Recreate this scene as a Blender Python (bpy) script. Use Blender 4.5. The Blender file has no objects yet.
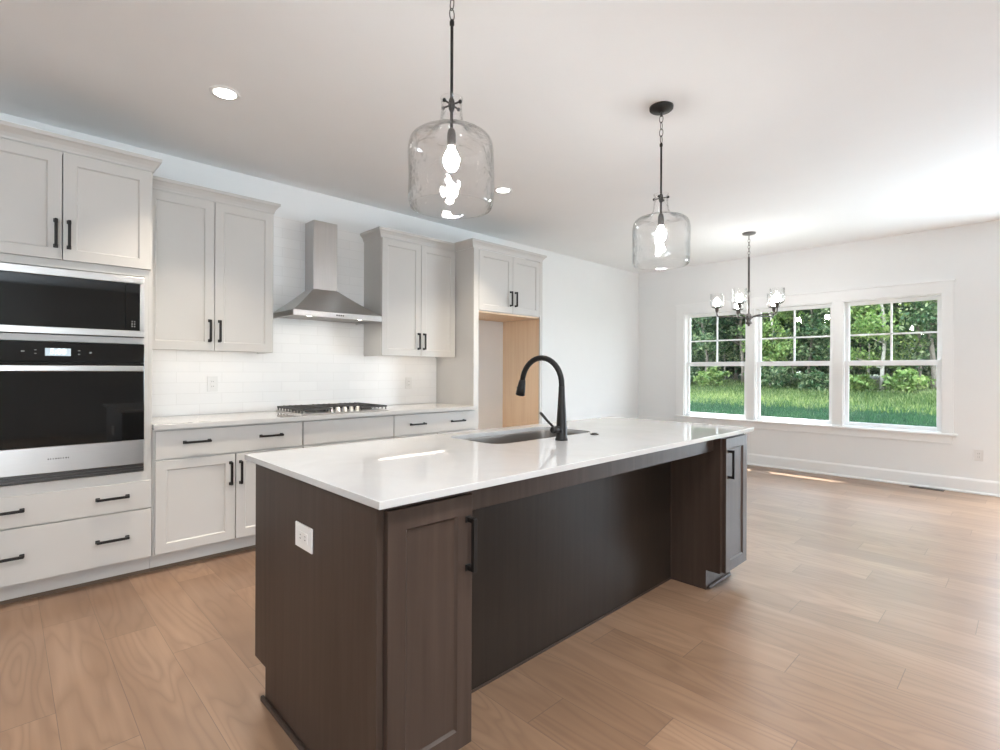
import bpy, bmesh, math, random
from mathutils import Vector
import numpy as np

random.seed(7)
S = bpy.context.scene
C = S.collection
PI = math.pi

# ------------------------------------------------------------------ camera, world, sun, exposure
cam_data = bpy.data.cameras.new('camera')
cam_data.sensor_width = 36.0
cam_data.lens = 513.66 / 1000 * 36.0
cam_data.shift_y = -0.0043
cam_data.clip_start = 0.05
cam_data.clip_end = 300
cam = bpy.data.objects.new('camera', cam_data)
C.objects.link(cam)
AZ = 0.8016
from mathutils import Matrix
fwd = Vector((math.cos(AZ), math.sin(AZ), 0)); rgt = Vector((math.sin(AZ), -math.cos(AZ), 0)); up = Vector((0, 0, 1))
ROLL = 0.004
r2 = rgt * math.cos(ROLL) + up * math.sin(ROLL)
u2 = up * math.cos(ROLL) - rgt * math.sin(ROLL)
M = Matrix((( r2.x, u2.x, -fwd.x, 0), (r2.y, u2.y, -fwd.y, 0), (r2.z, u2.z, -fwd.z, 1.2506), (0, 0, 0, 1)))
cam.matrix_world = M
S.camera = cam

S.view_settings.view_transform = 'Standard'
S.view_settings.look = 'None'
S.view_settings.gamma = 1.0
S.view_settings.use_curve_mapping = False
S.view_settings.exposure = 0.86
S.cycles.max_bounces = 10
S.cycles.diffuse_bounces = 6
S.cycles.glossy_bounces = 5
S.cycles.transparent_max_bounces = 16
S.cycles.sample_clamp_indirect = 4.0
S.cycles.caustics_reflective = False
S.cycles.caustics_refractive = False

W = bpy.data.worlds.new('sky'); S.world = W
W.use_nodes = True
wn = W.node_tree; wn.nodes.clear()
tc = wn.nodes.new('ShaderNodeTexCoord'); sx = wn.nodes.new('ShaderNodeSeparateXYZ')
rp = wn.nodes.new('ShaderNodeValToRGB'); bg = wn.nodes.new('ShaderNodeBackground'); wo = wn.nodes.new('ShaderNodeOutputWorld')
wn.links.new(tc.outputs['Generated'], sx.inputs[0]); wn.links.new(sx.outputs['Z'], rp.inputs[0])
rp.color_ramp.elements[0].position = 0.0; rp.color_ramp.elements[0].color = (.95, .98, 1, 1)
rp.color_ramp.elements[1].position = .8; rp.color_ramp.elements[1].color = (.62, .80, 1, 1)
wn.links.new(rp.outputs[0], bg.inputs[0]); wn.links.new(bg.outputs[0], wo.inputs[0])
SKY = 4.8
bg.inputs[1].default_value = SKY

sun_d = bpy.data.lights.new('sun', 'SUN'); sun_d.energy = 11.0; sun_d.angle = math.radians(.6); sun_d.color = (1, .97, .93)
sun = bpy.data.objects.new('sun', sun_d); C.objects.link(sun)
SUN_DIR = Vector((-.30, -.17, -.63)).normalized()
sun.rotation_euler = SUN_DIR.to_track_quat('-Z', 'Y').to_euler(); sun.location = (12, 6, 14)

def area(name, loc, direction, sx_, sy_, power, color=(1, 1, 1), shape='RECTANGLE', spread=PI):
    d = bpy.data.lights.new(name, 'AREA'); d.shape = shape; d.size = sx_; d.size_y = sy_; d.energy = power; d.color = color; d.spread = spread
    o = bpy.data.objects.new(name, d); C.objects.link(o); o.location = loc
    o.rotation_euler = Vector(direction).to_track_quat('-Z', 'Z').to_euler()
    return o
# fill lights added in an invented rear window and patio door, both unseen
REARY = -5.2
ADDEDWIN = (-1.35,)
for xc in ADDEDWIN:
    area('rear_fill', (xc, REARY - .02, 1.45), (0, 1, 1.9), 2.0, 1.9, 135, (.72, .88, 1.0))
area('side_fill', (7.30, -.58, 1.08), (-1, .1, -.12), 1.0, 2.0, 150, (.72, .87, 1.0))

# ------------------------------------------------------------------ materials
def nm(name):
    m = bpy.data.materials.new(name); m.use_nodes = True
    nt = m.node_tree; b = nt.nodes['Principled BSDF']
    return m, nt, b
def N(nt, t, **k):
    n = nt.nodes.new(t)
    for a, v in k.items(): setattr(n, a, v)
    return n
def mixrgb(nt, fac, a, b, blend='MIX'):
    n = N(nt, 'ShaderNodeMix'); n.data_type = 'RGBA'; n.blend_type = blend
    for i, v in ((0, fac), (6, a), (7, b)):
        if hasattr(v, 'is_linked') or isinstance(v, bpy.types.NodeSocket): nt.links.new(v, n.inputs[i])
        else: n.inputs[i].default_value = v if i == 0 else (*v, 1)
    return n.outputs[2]
def math_n(nt, op, a, b=None, c=None):
    n = N(nt, 'ShaderNodeMath', operation=op)
    for i, v in enumerate((a, b, c)):
        if v is None: continue
        if isinstance(v, bpy.types.NodeSocket): nt.links.new(v, n.inputs[i])
        else: n.inputs[i].default_value = v
    return n.outputs[0]
def ramp(nt, s, stops):
    n = N(nt, 'ShaderNodeValToRGB'); nt.links.new(s, n.inputs[0])
    e = n.color_ramp.elements
    while len(e) < len(stops): e.new(.5)
    for el, (p, c) in zip(e, stops): el.position = p; el.color = (*c, 1)
    return n.outputs[0]
def objcoord(nt): return N(nt, 'ShaderNodeNewGeometry').outputs['Position']
def mapping(nt, v, scale):
    n = N(nt, 'ShaderNodeMapping'); n.inputs['Scale'].default_value = scale; nt.links.new(v, n.inputs[0]); return n.outputs[0]
def noise(nt, v, scale, detail=3, rough=.5, dist=0):
    n = N(nt, 'ShaderNodeTexNoise'); n.inputs['Scale'].default_value = scale; n.inputs['Detail'].default_value = detail
    n.inputs['Roughness'].default_value = rough; n.inputs['Distortion'].default_value = dist
    if v is not None: nt.links.new(v, n.inputs['Vector'])
    return n.outputs[0]
def bump(nt, b, h, strength, dist=.01):
    n = N(nt, 'ShaderNodeBump'); n.inputs['Strength'].default_value = strength; n.inputs['Distance'].default_value = dist
    nt.links.new(h, n.inputs['Height']); nt.links.new(n.outputs[0], b.inputs['Normal'])
def paint(name, col, rough=.5, var=.015, bumps=.02, scale=60, spec=.5):
    m, nt, b = nm(name)
    p = objcoord(nt); n = noise(nt, p, 3.0, 3)
    lo = tuple(max(0, c * (1 - var)) for c in col); hi = tuple(min(1, c * (1 + var)) for c in col)
    nt.links.new(ramp(nt, n, [(.3, lo), (.7, hi)]), b.inputs['Base Color'])
    b.inputs['Roughness'].default_value = rough; b.inputs['Specular IOR Level'].default_value = spec
    if bumps: bump(nt, b, noise(nt, p, scale, 2), bumps, .002)
    return m
def metal(name, col, rough, streak=None):
    m, nt, b = nm(name)
    b.inputs['Metallic'].default_value = 1.0
    p = objcoord(nt)
    n = noise(nt, mapping(nt, p, streak or (20, 20, 20)), 8, 2)
    nt.links.new(ramp(nt, n, [(.3, tuple(c * .93 for c in col)), (.7, col)]), b.inputs['Base Color'])
    r = math_n(nt, 'MULTIPLY_ADD', n, .05, rough - .025); nt.links.new(r, b.inputs['Roughness'])
    return m
def emit(name, col, s):
    m, nt, b = nm(name)
    n = noise(nt, objcoord(nt), 2, 1)
    nt.links.new(ramp(nt, n, [(0, col), (1, col)]), b.inputs['Emission Color'])
    b.inputs['Base Color'].default_value = (*col, 1); b.inputs['Emission Strength'].default_value = s
    return m
def thin_glass(name, tint=(1, 1, 1), edge=(.75, .77, .77), refl=1.0, wav=0.0, ior=1.45, rough=0.0):
    m = bpy.data.materials.new(name); m.use_nodes = True; nt = m.node_tree; nt.nodes.clear()
    out = N(nt, 'ShaderNodeOutputMaterial'); mx = N(nt, 'ShaderNodeMixShader'); tr = N(nt, 'ShaderNodeBsdfTransparent'); gl = N(nt, 'ShaderNodeBsdfGlossy')
    gl.inputs['Roughness'].default_value = rough
    lw = N(nt, 'ShaderNodeLayerWeight'); lw.inputs[0].default_value = .35
    lw2 = N(nt, 'ShaderNodeLayerWeight'); lw2.inputs[0].default_value = .5
    nt.links.new(ramp(nt, lw.outputs['Facing'], [(.55, tint), (.98, edge)]), tr.inputs[0])
    f = math_n(nt, 'MULTIPLY_ADD', math_n(nt, 'POWER', lw2.outputs['Facing'], 4.0), refl * .7, .028 * refl)
    nt.links.new(f, mx.inputs[0]); nt.links.new(tr.outputs[0], mx.inputs[1]); nt.links.new(gl.outputs[0], mx.inputs[2]); nt.links.new(mx.outputs[0], out.inputs[0])
    if wav:
        bm_ = N(nt, 'ShaderNodeBump'); bm_.inputs['Strength'].default_value = wav; bm_.inputs['Distance'].default_value = .02
        nt.links.new(noise(nt, objcoord(nt), 14, 2, .4, .6), bm_.inputs['Height'])
        for q in (gl, lw2): nt.links.new(bm_.outputs[0], q.inputs['Normal'])
        b2 = N(nt, 'ShaderNodeBump'); b2.inputs['Strength'].default_value = min(1, wav * 3.2); b2.inputs['Distance'].default_value = .03
        nt.links.new(noise(nt, objcoord(nt), 19, 3, .5, 1.0), b2.inputs['Height']); nt.links.new(b2.outputs[0], lw.inputs['Normal'])
    return m

WALL = paint('wall_paint', (.83, .835, .83), .85, .006, .03, 250, .2)
CEIL = paint('ceiling_paint', (.895, .905, .91), .9, .006, .03, 250, .2)
VINYL = paint('white_window_vinyl', (.92, .93, .935), .35, .004, 0)
TAUPE = paint('dark_unseen_wall', (.34, .315, .29), .85, .006, .03, 250, .2)  # invented dark colour for the unseen rear wall, cuts light thrown back
TRIM = paint('white_trim_paint', (.87, .875, .87), .4, .006, 0)
CAB = paint('greige_cabinet_paint', (.55, .532, .507), .42, .012, .01)
GAPSHADE = paint('brown_gap_shade', (.11, .072, .045), .6, .08, 0)  # brown that stands in for shade in the gap under toe kicks
PLASTIC = paint('white_plastic', (.78, .77, .75), .35, .006, 0)
SLOT = paint('dark_slot', (.05, .045, .04), .6, .02, 0)
BLACK = paint('matte_black_metal', (.013, .011, .010), .42, .06, 0, 60, .3)
IRON = paint('cast_iron', (.035, .033, .032), .55, .1, .2, 300)
BGLASS = paint('black_glass', (.008, .008, .008), .03, .02, 0)
STEEL = metal('brushed_stainless_steel', (.60, .585, .57), .30, (1, 40, 120))
SINKM = metal('satin_sink_steel', (.33, .305, .285), .42, (.5, .5, .5))
STEELV = metal('brushed_chimney_steel', (.58, .565, .55), .30, (14, 14, .4))
BRONZE = paint('dark_bronze', (.05, .043, .038), .3, .1, 0, 60, .8)
VENTM = paint('brown_register_metal', (.07, .055, .045), .5, .05, 0)
BULB = emit('lit_bulb_glass', (1, .995, .985), 108)
BULBC = emit('lit_candle_bulb', (1, .985, .97), 42)
LENS = emit('downlight_lens', (1, .97, .92), 8)
LED = emit('under_cabinet_led', (1, .90, .79), 4.2)
SCREEN = emit('oven_clock_screen', (.30, .36, .40), .55)
DIGIT = emit('oven_clock_digits', (.85, .95, 1), 1.2)
ICON = paint('panel_icon_print', (.16, .16, .155), .5, .02, 0)
HLAMP = emit('hood_lamp_lens', (1, .95, .86), 14)
SHADE = thin_glass('pendant_glass', (1, 1, 1), (.66, .68, .68), 1.6, .24)
CSHADE = thin_glass('chandelier_glass', (1, 1, 1), (.93, .94, .94), 1.0, .3, rough=.15)
PANE = thin_glass('window_pane_glass', (.97, .985, .98), (.9, .92, .91), .9)
HOLLOW = None

def make_floor():
    m, nt, b = nm('oak_plank_floor')
    p = objcoord(nt); s = N(nt, 'ShaderNodeSeparateXYZ'); nt.links.new(p, s.inputs[0])
    X, Y = s.outputs[0], s.outputs[1]
    u = math_n(nt, 'DIVIDE', math_n(nt, 'SUBTRACT', X, 2.142), .2)
    k = math_n(nt, 'FLOOR', u); fu = math_n(nt, 'SUBTRACT', u, k)
    v = math_n(nt, 'DIVIDE', math_n(nt, 'MULTIPLY_ADD', k, .346, math_n(nt, 'SUBTRACT', Y, 1.055)), 1.2)
    j = math_n(nt, 'FLOOR', v); fv = math_n(nt, 'SUBTRACT', v, j)
    cid = N(nt, 'ShaderNodeCombineXYZ'); nt.links.new(k, cid.inputs[0]); nt.links.new(j, cid.inputs[1])
    wn_ = N(nt, 'ShaderNodeTexWhiteNoise'); wn_.noise_dimensions = '3D'; nt.links.new(cid.outputs[0], wn_.inputs[0])
    rnd = wn_.outputs['Value']
    # per-plank shifted coordinates
    sh = N(nt, 'ShaderNodeVectorMath', operation='MULTIPLY_ADD'); nt.links.new(wn_.outputs['Color'], sh.inputs[0]); sh.inputs[1].default_value = (7, 9, 5); nt.links.new(p, sh.inputs[2])
    q = sh.outputs[0]
    fine = noise(nt, mapping(nt, q, (46, 1.3, 1)), 1.0, 3, .5, .2)
    broad = noise(nt, mapping(nt, q, (7, .55, 1)), 1.0, 4, .55, .5)
    # cathedral figure: contour lines of a stretched field
    field = noise(nt, mapping(nt, q, (6.5, .85, 1)), 1.0, 2, .35, .35)
    rings = math_n(nt, 'ABSOLUTE', math_n(nt, 'SINE', math_n(nt, 'MULTIPLY', field, 34)))
    base = ramp(nt, broad, [(.25, (.242, .143, .085)), (.5, (.295, .180, .111)), (.75, (.35, .223, .143))])
    c1 = mixrgb(nt, math_n(nt, 'MULTIPLY', math_n(nt, 'POWER', math_n(nt, 'SUBTRACT', 1.0, rings), 1.2), .55), base, (.17, .092, .052))
    c2 = mixrgb(nt, ramp(nt, fine, [(.22, (.50,) * 3), (.78, (0,) * 3)]), c1, (.205, .118, .072))
    tone = ramp(nt, rnd, [(0, (.84, .82, .80)), (.5, (.99, .99, .99)), (1, (1.14, 1.14, 1.13))])
    c3 = mixrgb(nt, 1.0, c2, tone, 'MULTIPLY')
    e1 = math_n(nt, 'MULTIPLY', math_n(nt, 'MINIMUM', fu, math_n(nt, 'SUBTRACT', 1.0, fu)), .2)
    e2 = math_n(nt, 'MULTIPLY', math_n(nt, 'MINIMUM', fv, math_n(nt, 'SUBTRACT', 1.0, fv)), 1.2)
    e = math_n(nt, 'MINIMUM', math_n(nt, 'MULTIPLY', e1, 1.6), e2)
    seam = ramp(nt, math_n(nt, 'MULTIPLY', e, 400), [(.25, (.9,) * 3), (.9, (0,) * 3)])
    c4 = mixrgb(nt, seam, c3, (.10, .062, .04))
    nt.links.new(c4, b.inputs['Base Color'])
    b.inputs['Specular IOR Level'].default_value = 1.0
    b.inputs['Roughness'].default_value = .33
    h = math_n(nt, 'SUBTRACT', math_n(nt, 'MULTIPLY', fine, .25), seam)
    bump(nt, b, fine, .06, .0015)
    return m
FLOOR = make_floor()

def make_island_wood(name='dark_stained_maple', k=(1, 1, 1)):
    m, nt, b = nm(name)
    p = objcoord(nt)
    g = noise(nt, mapping(nt, p, (38, 38, 1.6)), 1.0, 5, .6, .3)
    bl = noise(nt, mapping(nt, p, (6, 6, .9)), 1.0, 3)
    c = ramp(nt, g, [(.25, (.037, .022, .0155)), (.5, (.054, .035, .026)), (.78, (.074, .050, .038))])
    c = mixrgb(nt, .35, c, ramp(nt, bl, [(.3, (.039, .025, .0185)), (.7, (.068, .046, .036))]))
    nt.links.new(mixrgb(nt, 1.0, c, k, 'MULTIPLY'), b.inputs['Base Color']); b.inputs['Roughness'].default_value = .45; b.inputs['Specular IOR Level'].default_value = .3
    bump(nt, b, g, .05, .001)
    return m
DARK = make_island_wood()
SHADEP = make_island_wood('shaded_neutral_panel', (.40, .41, .385))  # more neutral wood, darkened for the shade under the counter overhang
def make_rawwood():
    m, nt, b = nm('natural_maple_veneer')
    p = objcoord(nt)
    g = noise(nt, mapping(nt, p, (24, 24, 1.2)), 1.0, 4, .55, .4)
    nt.links.new(ramp(nt, g, [(.3, (.78, .56, .37)), (.7, (.86, .66, .46))]), b.inputs['Base Color']); b.inputs['Roughness'].default_value = .5
    return m
RAW = make_rawwood()
def make_quartz():
    m, nt, b = nm('white_quartz')
    p = objcoord(nt)
    n1 = noise(nt, p, 3.0, 5, .6, 1.0); n2 = noise(nt, p, 160, 2)
    c = ramp(nt, n1, [(.3, (.53, .522, .513)), (.6, (.565, .557, .548))])
    c = mixrgb(nt, math_n(nt, 'MULTIPLY', n2, .06), c, (.6, .58, .56))
    nt.links.new(c, b.inputs['Base Color']); b.inputs['Roughness'].default_value = .035; b.inputs['Specular IOR Level'].default_value = .65
    return m
QUARTZ = make_quartz()
def make_tile():
    m, nt, b = nm('glossy_subway_tile')
    p = objcoord(nt); s = N(nt, 'ShaderNodeSeparateXYZ'); nt.links.new(p, s.inputs[0])
    cb = N(nt, 'ShaderNodeCombineXYZ'); nt.links.new(s.outputs[0], cb.inputs[0]); nt.links.new(math_n(nt, 'SUBTRACT', s.outputs[2], .914), cb.inputs[1])
    br = N(nt, 'ShaderNodeTexBrick'); nt.links.new(cb.outputs[0], br.inputs[0])
    br.offset = .5; br.inputs['Scale'].default_value = 1; br.inputs['Brick Width'].default_value = .302; br.inputs['Row Height'].default_value = .0795; br.inputs['Mortar Size'].default_value = .0018; br.inputs['Mortar Smooth'].default_value = .3
    br.inputs['Color1'].default_value = (.86, .85, .835, 1); br.inputs['Color2'].default_value = (.83, .82, .805, 1); br.inputs['Mortar'].default_value = (.76, .75, .73, 1)
    nt.links.new(br.outputs['Color'], b.inputs['Base Color']); b.inputs['Roughness'].default_value = .28
    h = math_n(nt, 'MULTIPLY_ADD', br.outputs['Fac'], -.6, math_n(nt, 'MULTIPLY', noise(nt, p, 16, 2), .8))
    bump(nt, b, h, .12, .003)
    return m
TILE = make_tile()
def leafmat(name, lo, mid, hi):
    m, nt, b = nm(name)
    g = N(nt, 'ShaderNodeNewGeometry'); n = noise(nt, g.outputs['Position'], .9, 2)
    r = math_n(nt, 'MULTIPLY_ADD', g.outputs['Random Per Island'], .6, math_n(nt, 'MULTIPLY', n, .4))
    c = ramp(nt, r, [(.15, lo), (.5, mid), (.85, hi)])
    nt.links.new(c, b.inputs['Base Color']); b.inputs['Roughness'].default_value = .5; b.inputs['Specular IOR Level'].default_value = .3
    t = N(nt, 'ShaderNodeBsdfTranslucent'); nt.links.new(c, t.inputs[0]); mx = N(nt, 'ShaderNodeMixShader'); mx.inputs[0].default_value = .45
    nt.links.new(b.outputs[0], mx.inputs[1]); nt.links.new(t.outputs[0], mx.inputs[2]); nt.links.new(mx.outputs[0], nt.nodes['Material Output'].inputs[0])
    return m
LEAF = leafmat('broad_leaf', (.020, .05, .022), (.055, .115, .042), (.32, .37, .20))
LEAFD = leafmat('dark_leaf', (.012, .032, .018), (.032, .075, .034), (.13, .19, .085))
LEAFY = leafmat('yellow_green_leaf', (.06, .12, .03), (.15, .25, .06), (.36, .42, .16))
GRASS = leafmat('meadow_grass', (.03, .07, .022), (.10, .16, .042), (.30, .34, .14))
LAWN = leafmat('lawn_grass', (.016, .048, .027), (.028, .075, .036), (.05, .11, .046))
BARK = paint('grey_brown_bark', (.16, .135, .11), .9, .25, .6, 30)
BARKP = paint('pale_bark', (.36, .33, .29), .9, .2, .5, 30)
SOIL = paint('soil_under_grass', (.045, .07, .03), .95, .3, .3, 5)
ROOF = paint('soffit_white', (.6, .6, .58), .8, .02, 0)

# ------------------------------------------------------------------ mesh builder
class MB:
    def __init__(s): s.v = []; s.f = []; s.sm = []
    def face(s, idx, smooth=False): s.f.append(tuple(idx)); s.sm.append(smooth)
    def box(s, x0, x1, y0, y1, z0, z1):
        if x1 < x0: x0, x1 = x1, x0
        if y1 < y0: y0, y1 = y1, y0
        if z1 < z0: z0, z1 = z1, z0
        n = len(s.v)
        s.v += [(x0, y0, z0), (x1, y0, z0), (x1, y1, z0), (x0, y1, z0), (x0, y0, z1), (x1, y0, z1), (x1, y1, z1), (x0, y1, z1)]
        for q in ((0, 3, 2, 1), (4, 5, 6, 7), (0, 1, 5, 4), (1, 2, 6, 5), (2, 3, 7, 6), (3, 0, 4, 7)): s.face([n + i for i in q])
        return s
    def rings(s, rings, closed=True, cap0=False, cap1=False, smooth=True):
        n0 = len(s.v); m = len(rings[0])
        for r in rings: s.v += [tuple(p) for p in r]
        for a in range(len(rings) - 1):
            for i in range(m if closed else m - 1):
                j = (i + 1) % m
                s.face((n0 + a * m + i, n0 + a * m + j, n0 + (a + 1) * m + j, n0 + (a + 1) * m + i), smooth)
        if cap0: s.face([n0 + i for i in reversed(range(m))])
        if cap1: s.face([n0 + (len(rings) - 1) * m + i for i in range(m)])
        return s
    def lathe(s, cx, cy, prof, seg=24, cap0=False, cap1=False, smooth=True, fn=None):
        R = []
        for r, z in prof:
            R.append([(cx + (r * (fn(t, z) if fn else 1)) * math.cos(t), cy + (r * (fn(t, z) if fn else 1)) * math.sin(t), z) for t in (2 * PI * i / seg for i in range(seg))])
        return s.rings(R, True, cap0, cap1, smooth)
    def tube(s, pts, rad, seg=10, caps=True):
        pts = [Vector(p) for p in pts]; R = []
        if not hasattr(rad, '__len__'): rad = [rad] * len(pts)
        nrm = None
        for i, p in enumerate(pts):
            t = (pts[min(i + 1, len(pts) - 1)] - pts[max(i - 1, 0)]).normalized()
            if nrm is None:
                nrm = t.orthogonal().normalized()
            nrm = (nrm - t * nrm.dot(t))
            nrm = nrm.normalized() if nrm.length > 1e-6 else t.orthogonal().normalized()
            b = t.cross(nrm)
            R.append([p + (nrm * math.cos(a) + b * math.sin(a)) * rad[i] for a in (2 * PI * q / seg for q in range(seg))])
        return s.rings(R, True, caps, caps, True)
    def prism(s, poly, axis, a0, a1):
        """poly: 2-D outline (counter-clockwise); axis 'x','y','z' gives the extrusion direction."""
        def P(u, v, a): return {'x': (a, u, v), 'y': (u, a, v), 'z': (u, v, a)}[axis]
        n = len(s.v); m = len(poly)
        s.v += [P(u, v, a0) for u, v in poly] + [P(u, v, a1) for u, v in poly]
        s.face([n + i for i in range(m)]); s.face([n + m + i for i in reversed(range(m))])
        for i in range(m):
            j = (i + 1) % m; s.face((n + i, n + m + i, n + m + j, n + j))
        return s
    def shaker(s, x0, x1, z0, z1, yf, th=.02, rail=.058, dep=.008, lip=.007):
        """recessed-panel door facing -Y"""
        o = [(x0, z0), (x1, z0), (x1, z1), (x0, z1)]
        def ins(d): return [(x0 + d, z0 + d), (x1 - d, z0 + d), (x1 - d, z1 - d), (x0 + d, z1 - d)]
        loops = [(o, yf + th), (o, yf + .0015), (ins(.0015), yf), (ins(rail), yf), (ins(rail + .002), yf + .0025), (ins(rail + lip), yf + dep)]
        R = [[(u, y, v) for u, v in L] for L, y in loops]
        return s.rings(R, True, True, True, False)
    def crown(s, x0, x1, yf, yb, z0, left, right, prof=((0, 0), (.006, 0), (.008, .012), (.016, .030), (.030, .048), (.040, .056), (.042, .075), (0, .075))):
        pts = []
        for o, dz in prof:
            L = []
            if left: L += [(x0 - o, yb, z0 + dz), (x0 - o, yf - o, z0 + dz)]
            else: L += [(x0, yf - o, z0 + dz)]
            if right: L += [(x1 + o, yf - o, z0 + dz), (x1 + o, yb, z0 + dz)]
            else: L += [(x1, yf - o, z0 + dz)]
            pts.append(L)
        s.rings(pts + [pts[0]], False, False, False, False)
        n = len(pts[0])
        for e in (0, n - 1):
            k = len(s.v); s.v += [P[e] for P in pts]; s.face(list(range(k, k + len(pts))))
        return s
    def build(s, name, mat, parent=None, origin=None, bevel=0, seg=2, solid=0, sub=0):
        me = bpy.data.meshes.new(name)
        off = Vector((0, 0, 0))
        q = parent
        while q is not None: off += q.location; q = q.parent
        o = bpy.data.objects.new(name, me); C.objects.link(o)
        if parent is not None: o.parent = parent
        else:
            if origin is None:
                a = np.array(s.v); origin = (*(a.min(0) + a.max(0))[:2] / 2, a[:, 2].min())
            o.location = origin; off = Vector(origin)
        me.from_pydata([tuple(Vector(v) - off) for v in s.v], [], s.f)
        me.polygons.foreach_set('use_smooth', s.sm)
        me.validate(); me.update()
        bm = bmesh.new(); bm.from_mesh(me); bmesh.ops.recalc_face_normals(bm, faces=bm.faces); bm.to_mesh(me); bm.free()
        me.materials.append(mat)
        if solid:
            md = o.modifiers.new('thickness', 'SOLIDIFY'); md.thickness = solid; md.offset = 0
        if sub:
            md = o.modifiers.new('smooth', 'SUBSURF'); md.levels = sub; md.render_levels = sub
        if bevel:
            md = o.modifiers.new('edge', 'BEVEL'); md.width = bevel; md.segments = seg; md.limit_method = 'ANGLE'; md.angle_limit = math.radians(40)
        return o
def tag(o, label=None, cat=None, group=None, kind=None):
    if label: o['label'] = label
    if cat: o['category'] = cat
    if group: o['group'] = group
    if kind: o['kind'] = kind
    return o
def thing(name, loc, label, cat, group=None):
    o = bpy.data.objects.new(name, None); C.objects.link(o); o.location = loc; o.empty_display_size = .1
    return tag(o, label, cat, group)
def struct(o, label=None): return tag(o, label, None, None, 'structure')
def copy_tree(o, parent=None):
    c = o.copy(); C.objects.link(c)
    if parent is not None: c.parent = parent
    for ch in list(o.children): copy_tree(ch, c)
    return c
def B(*a): return MB().box(*a)

# ------------------------------------------------------------------ room shell
YW, XW, HC = 4.323, 7.237, 2.795
X0, T = -2.4, .14
struct(B(X0, XW + T, REARY - T, YW + T, -.12, 0).build('floor', FLOOR))
struct(B(X0 - T, XW + T, REARY - T, YW + T, HC, HC + .12).build('ceiling', CEIL))
struct(B(X0 - T, XW + T, YW, YW + T, 0, HC).build('wall_back', WALL))
struct(B(X0 - T, X0, REARY, YW, 0, HC).build('wall_left', WALL))
WIN = [(2.675, 3.56), (1.67, 2.57), (.66, 1.567)]
PD = (-1.10, -.06)
SZ0, SZ1 = .60, 2.10
wr = MB()
ys = [YW]
edges = [(WIN[0][0], WIN[0][1], SZ0, SZ1), (WIN[1][0], WIN[1][1], SZ0, SZ1), (WIN[2][0], WIN[2][1], SZ0, SZ1), (PD[0], PD[1], 0, SZ1)]
hi = YW
for a, b_, z0, z1 in edges:
    wr.box(XW, XW + T, b_, hi, 0, HC); hi = a
    if z0 > 0: wr.box(XW, XW + T, a, b_, 0, z0)
    wr.box(XW, XW + T, a, b_, z1, HC)
wr.box(XW, XW + T, REARY, hi, 0, HC)
struct(wr.build('wall_right', WALL))
rw = MB(); lo = X0
for xc in ADDEDWIN:
    rw.box(lo, xc - 1.0, REARY - T, REARY, 0, HC); lo = xc + 1.0
    rw.box(xc - 1.0, xc + 1.0, REARY - T, REARY, 0, .5); rw.box(xc - 1.0, xc + 1.0, REARY - T, REARY, 2.4, HC)
rw.box(lo, XW, REARY - T, REARY, 0, HC)
struct(rw.build('wall_rear', TAUPE))
for k, xc in enumerate(ADDEDWIN):  # frame of the added rear opening, out of view
    m = MB()
    for a, b_ in ((-1.0, -.93), (-.03, .03), (.93, 1.0)): m.box(xc + a, xc + b_, REARY - .10, REARY - .05, .5, 2.4)
    for a, b_ in ((.5, .57), (2.33, 2.4)): m.box(xc - 1, xc + 1, REARY - .10, REARY - .05, a, b_)
    struct(m.build('window_%d' % (4 + k), TRIM, bevel=.003))
# patio door added out of view on the window wall for the fill light
m = MB()
ym = (PD[0] + PD[1]) / 2
for a, b_ in ((PD[0], PD[0] + .08), (ym - .05, ym + .05), (PD[1] - .08, PD[1])): m.box(XW + .09, XW + .135, a, b_, 0, SZ1)
for a, b_ in ((0, .1), (SZ1 - .08, SZ1)): m.box(XW + .09, XW + .135, PD[0], PD[1], a, b_)
struct(m.build('added_patio_door', TRIM, bevel=.003))

# windows of the window wall: white double-hung, grille in the upper sash
for i, (a, b_) in enumerate(WIN):
    fr = MB()
    fr.box(XW - .0, XW + T, a, a + .012, SZ0, SZ1); fr.box(XW, XW + T, b_ - .012, b_, SZ0, SZ1)
    fr.box(XW, XW + T, a + .012, b_ - .012, SZ0, SZ0 + .012); fr.box(XW, XW + T, a + .012, b_ - .012, SZ1 - .012, SZ1)
    root = struct(fr.build('window_%d' % (i + 1), VINYL))
    g0, g1 = a + .05, b_ - .05
    zl0, zl1, zu0, zu1 = .655, 1.328, 1.388, 2.045
    lo_ = MB(); xs0, xs1 = XW + .055, XW + .085
    lo_.box(xs0, xs1, a + .012, g0, SZ0 + .012, zu0); lo_.box(xs0, xs1, g1, b_ - .012, SZ0 + .012, zu0)
    lo_.box(xs0, xs1, g0, g1, SZ0 + .012, zl0); lo_.box(xs0, xs1, g0, g1, zl1, zu0)
    ls = lo_.build('lower_sash', VINYL, root, bevel=.003)
    B(xs0 + .013, xs0 + .017, g0 - .005, g1 + .005, zl0 - .005, zl1 + .005).build('pane', PANE, ls)
    up_ = MB(); xs0, xs1 = XW + .088, XW + .118
    up_.box(xs0, xs1, a + .012, g0, zl1, SZ1 - .012); up_.box(xs0, xs1, g1, b_ - .012, zl1, SZ1 - .012)
    up_.box(xs0, xs1, g0, g1, zu1, SZ1 - .012); up_.box(xs0, xs1, g0, g1, zl1, zu0)
    us = up_.build('upper_sash', VINYL, root, bevel=.003)
    B(xs0 + .013, xs0 + .017, g0 - .005, g1 + .005, zu0 - .005, zu1 + .005).build('pane', PANE, us)
    gm = MB(); ym_ = (g0 + g1) / 2
    gm.box(xs0 + .006, xs0 + .024, ym_ - .010, ym_ + .010, zu0, zu1); gm.box(xs0 + .006, xs0 + .024, g0, g1, 1.683, 1.703)
    gm.build('grille', VINYL, us, bevel=.002)
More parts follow.
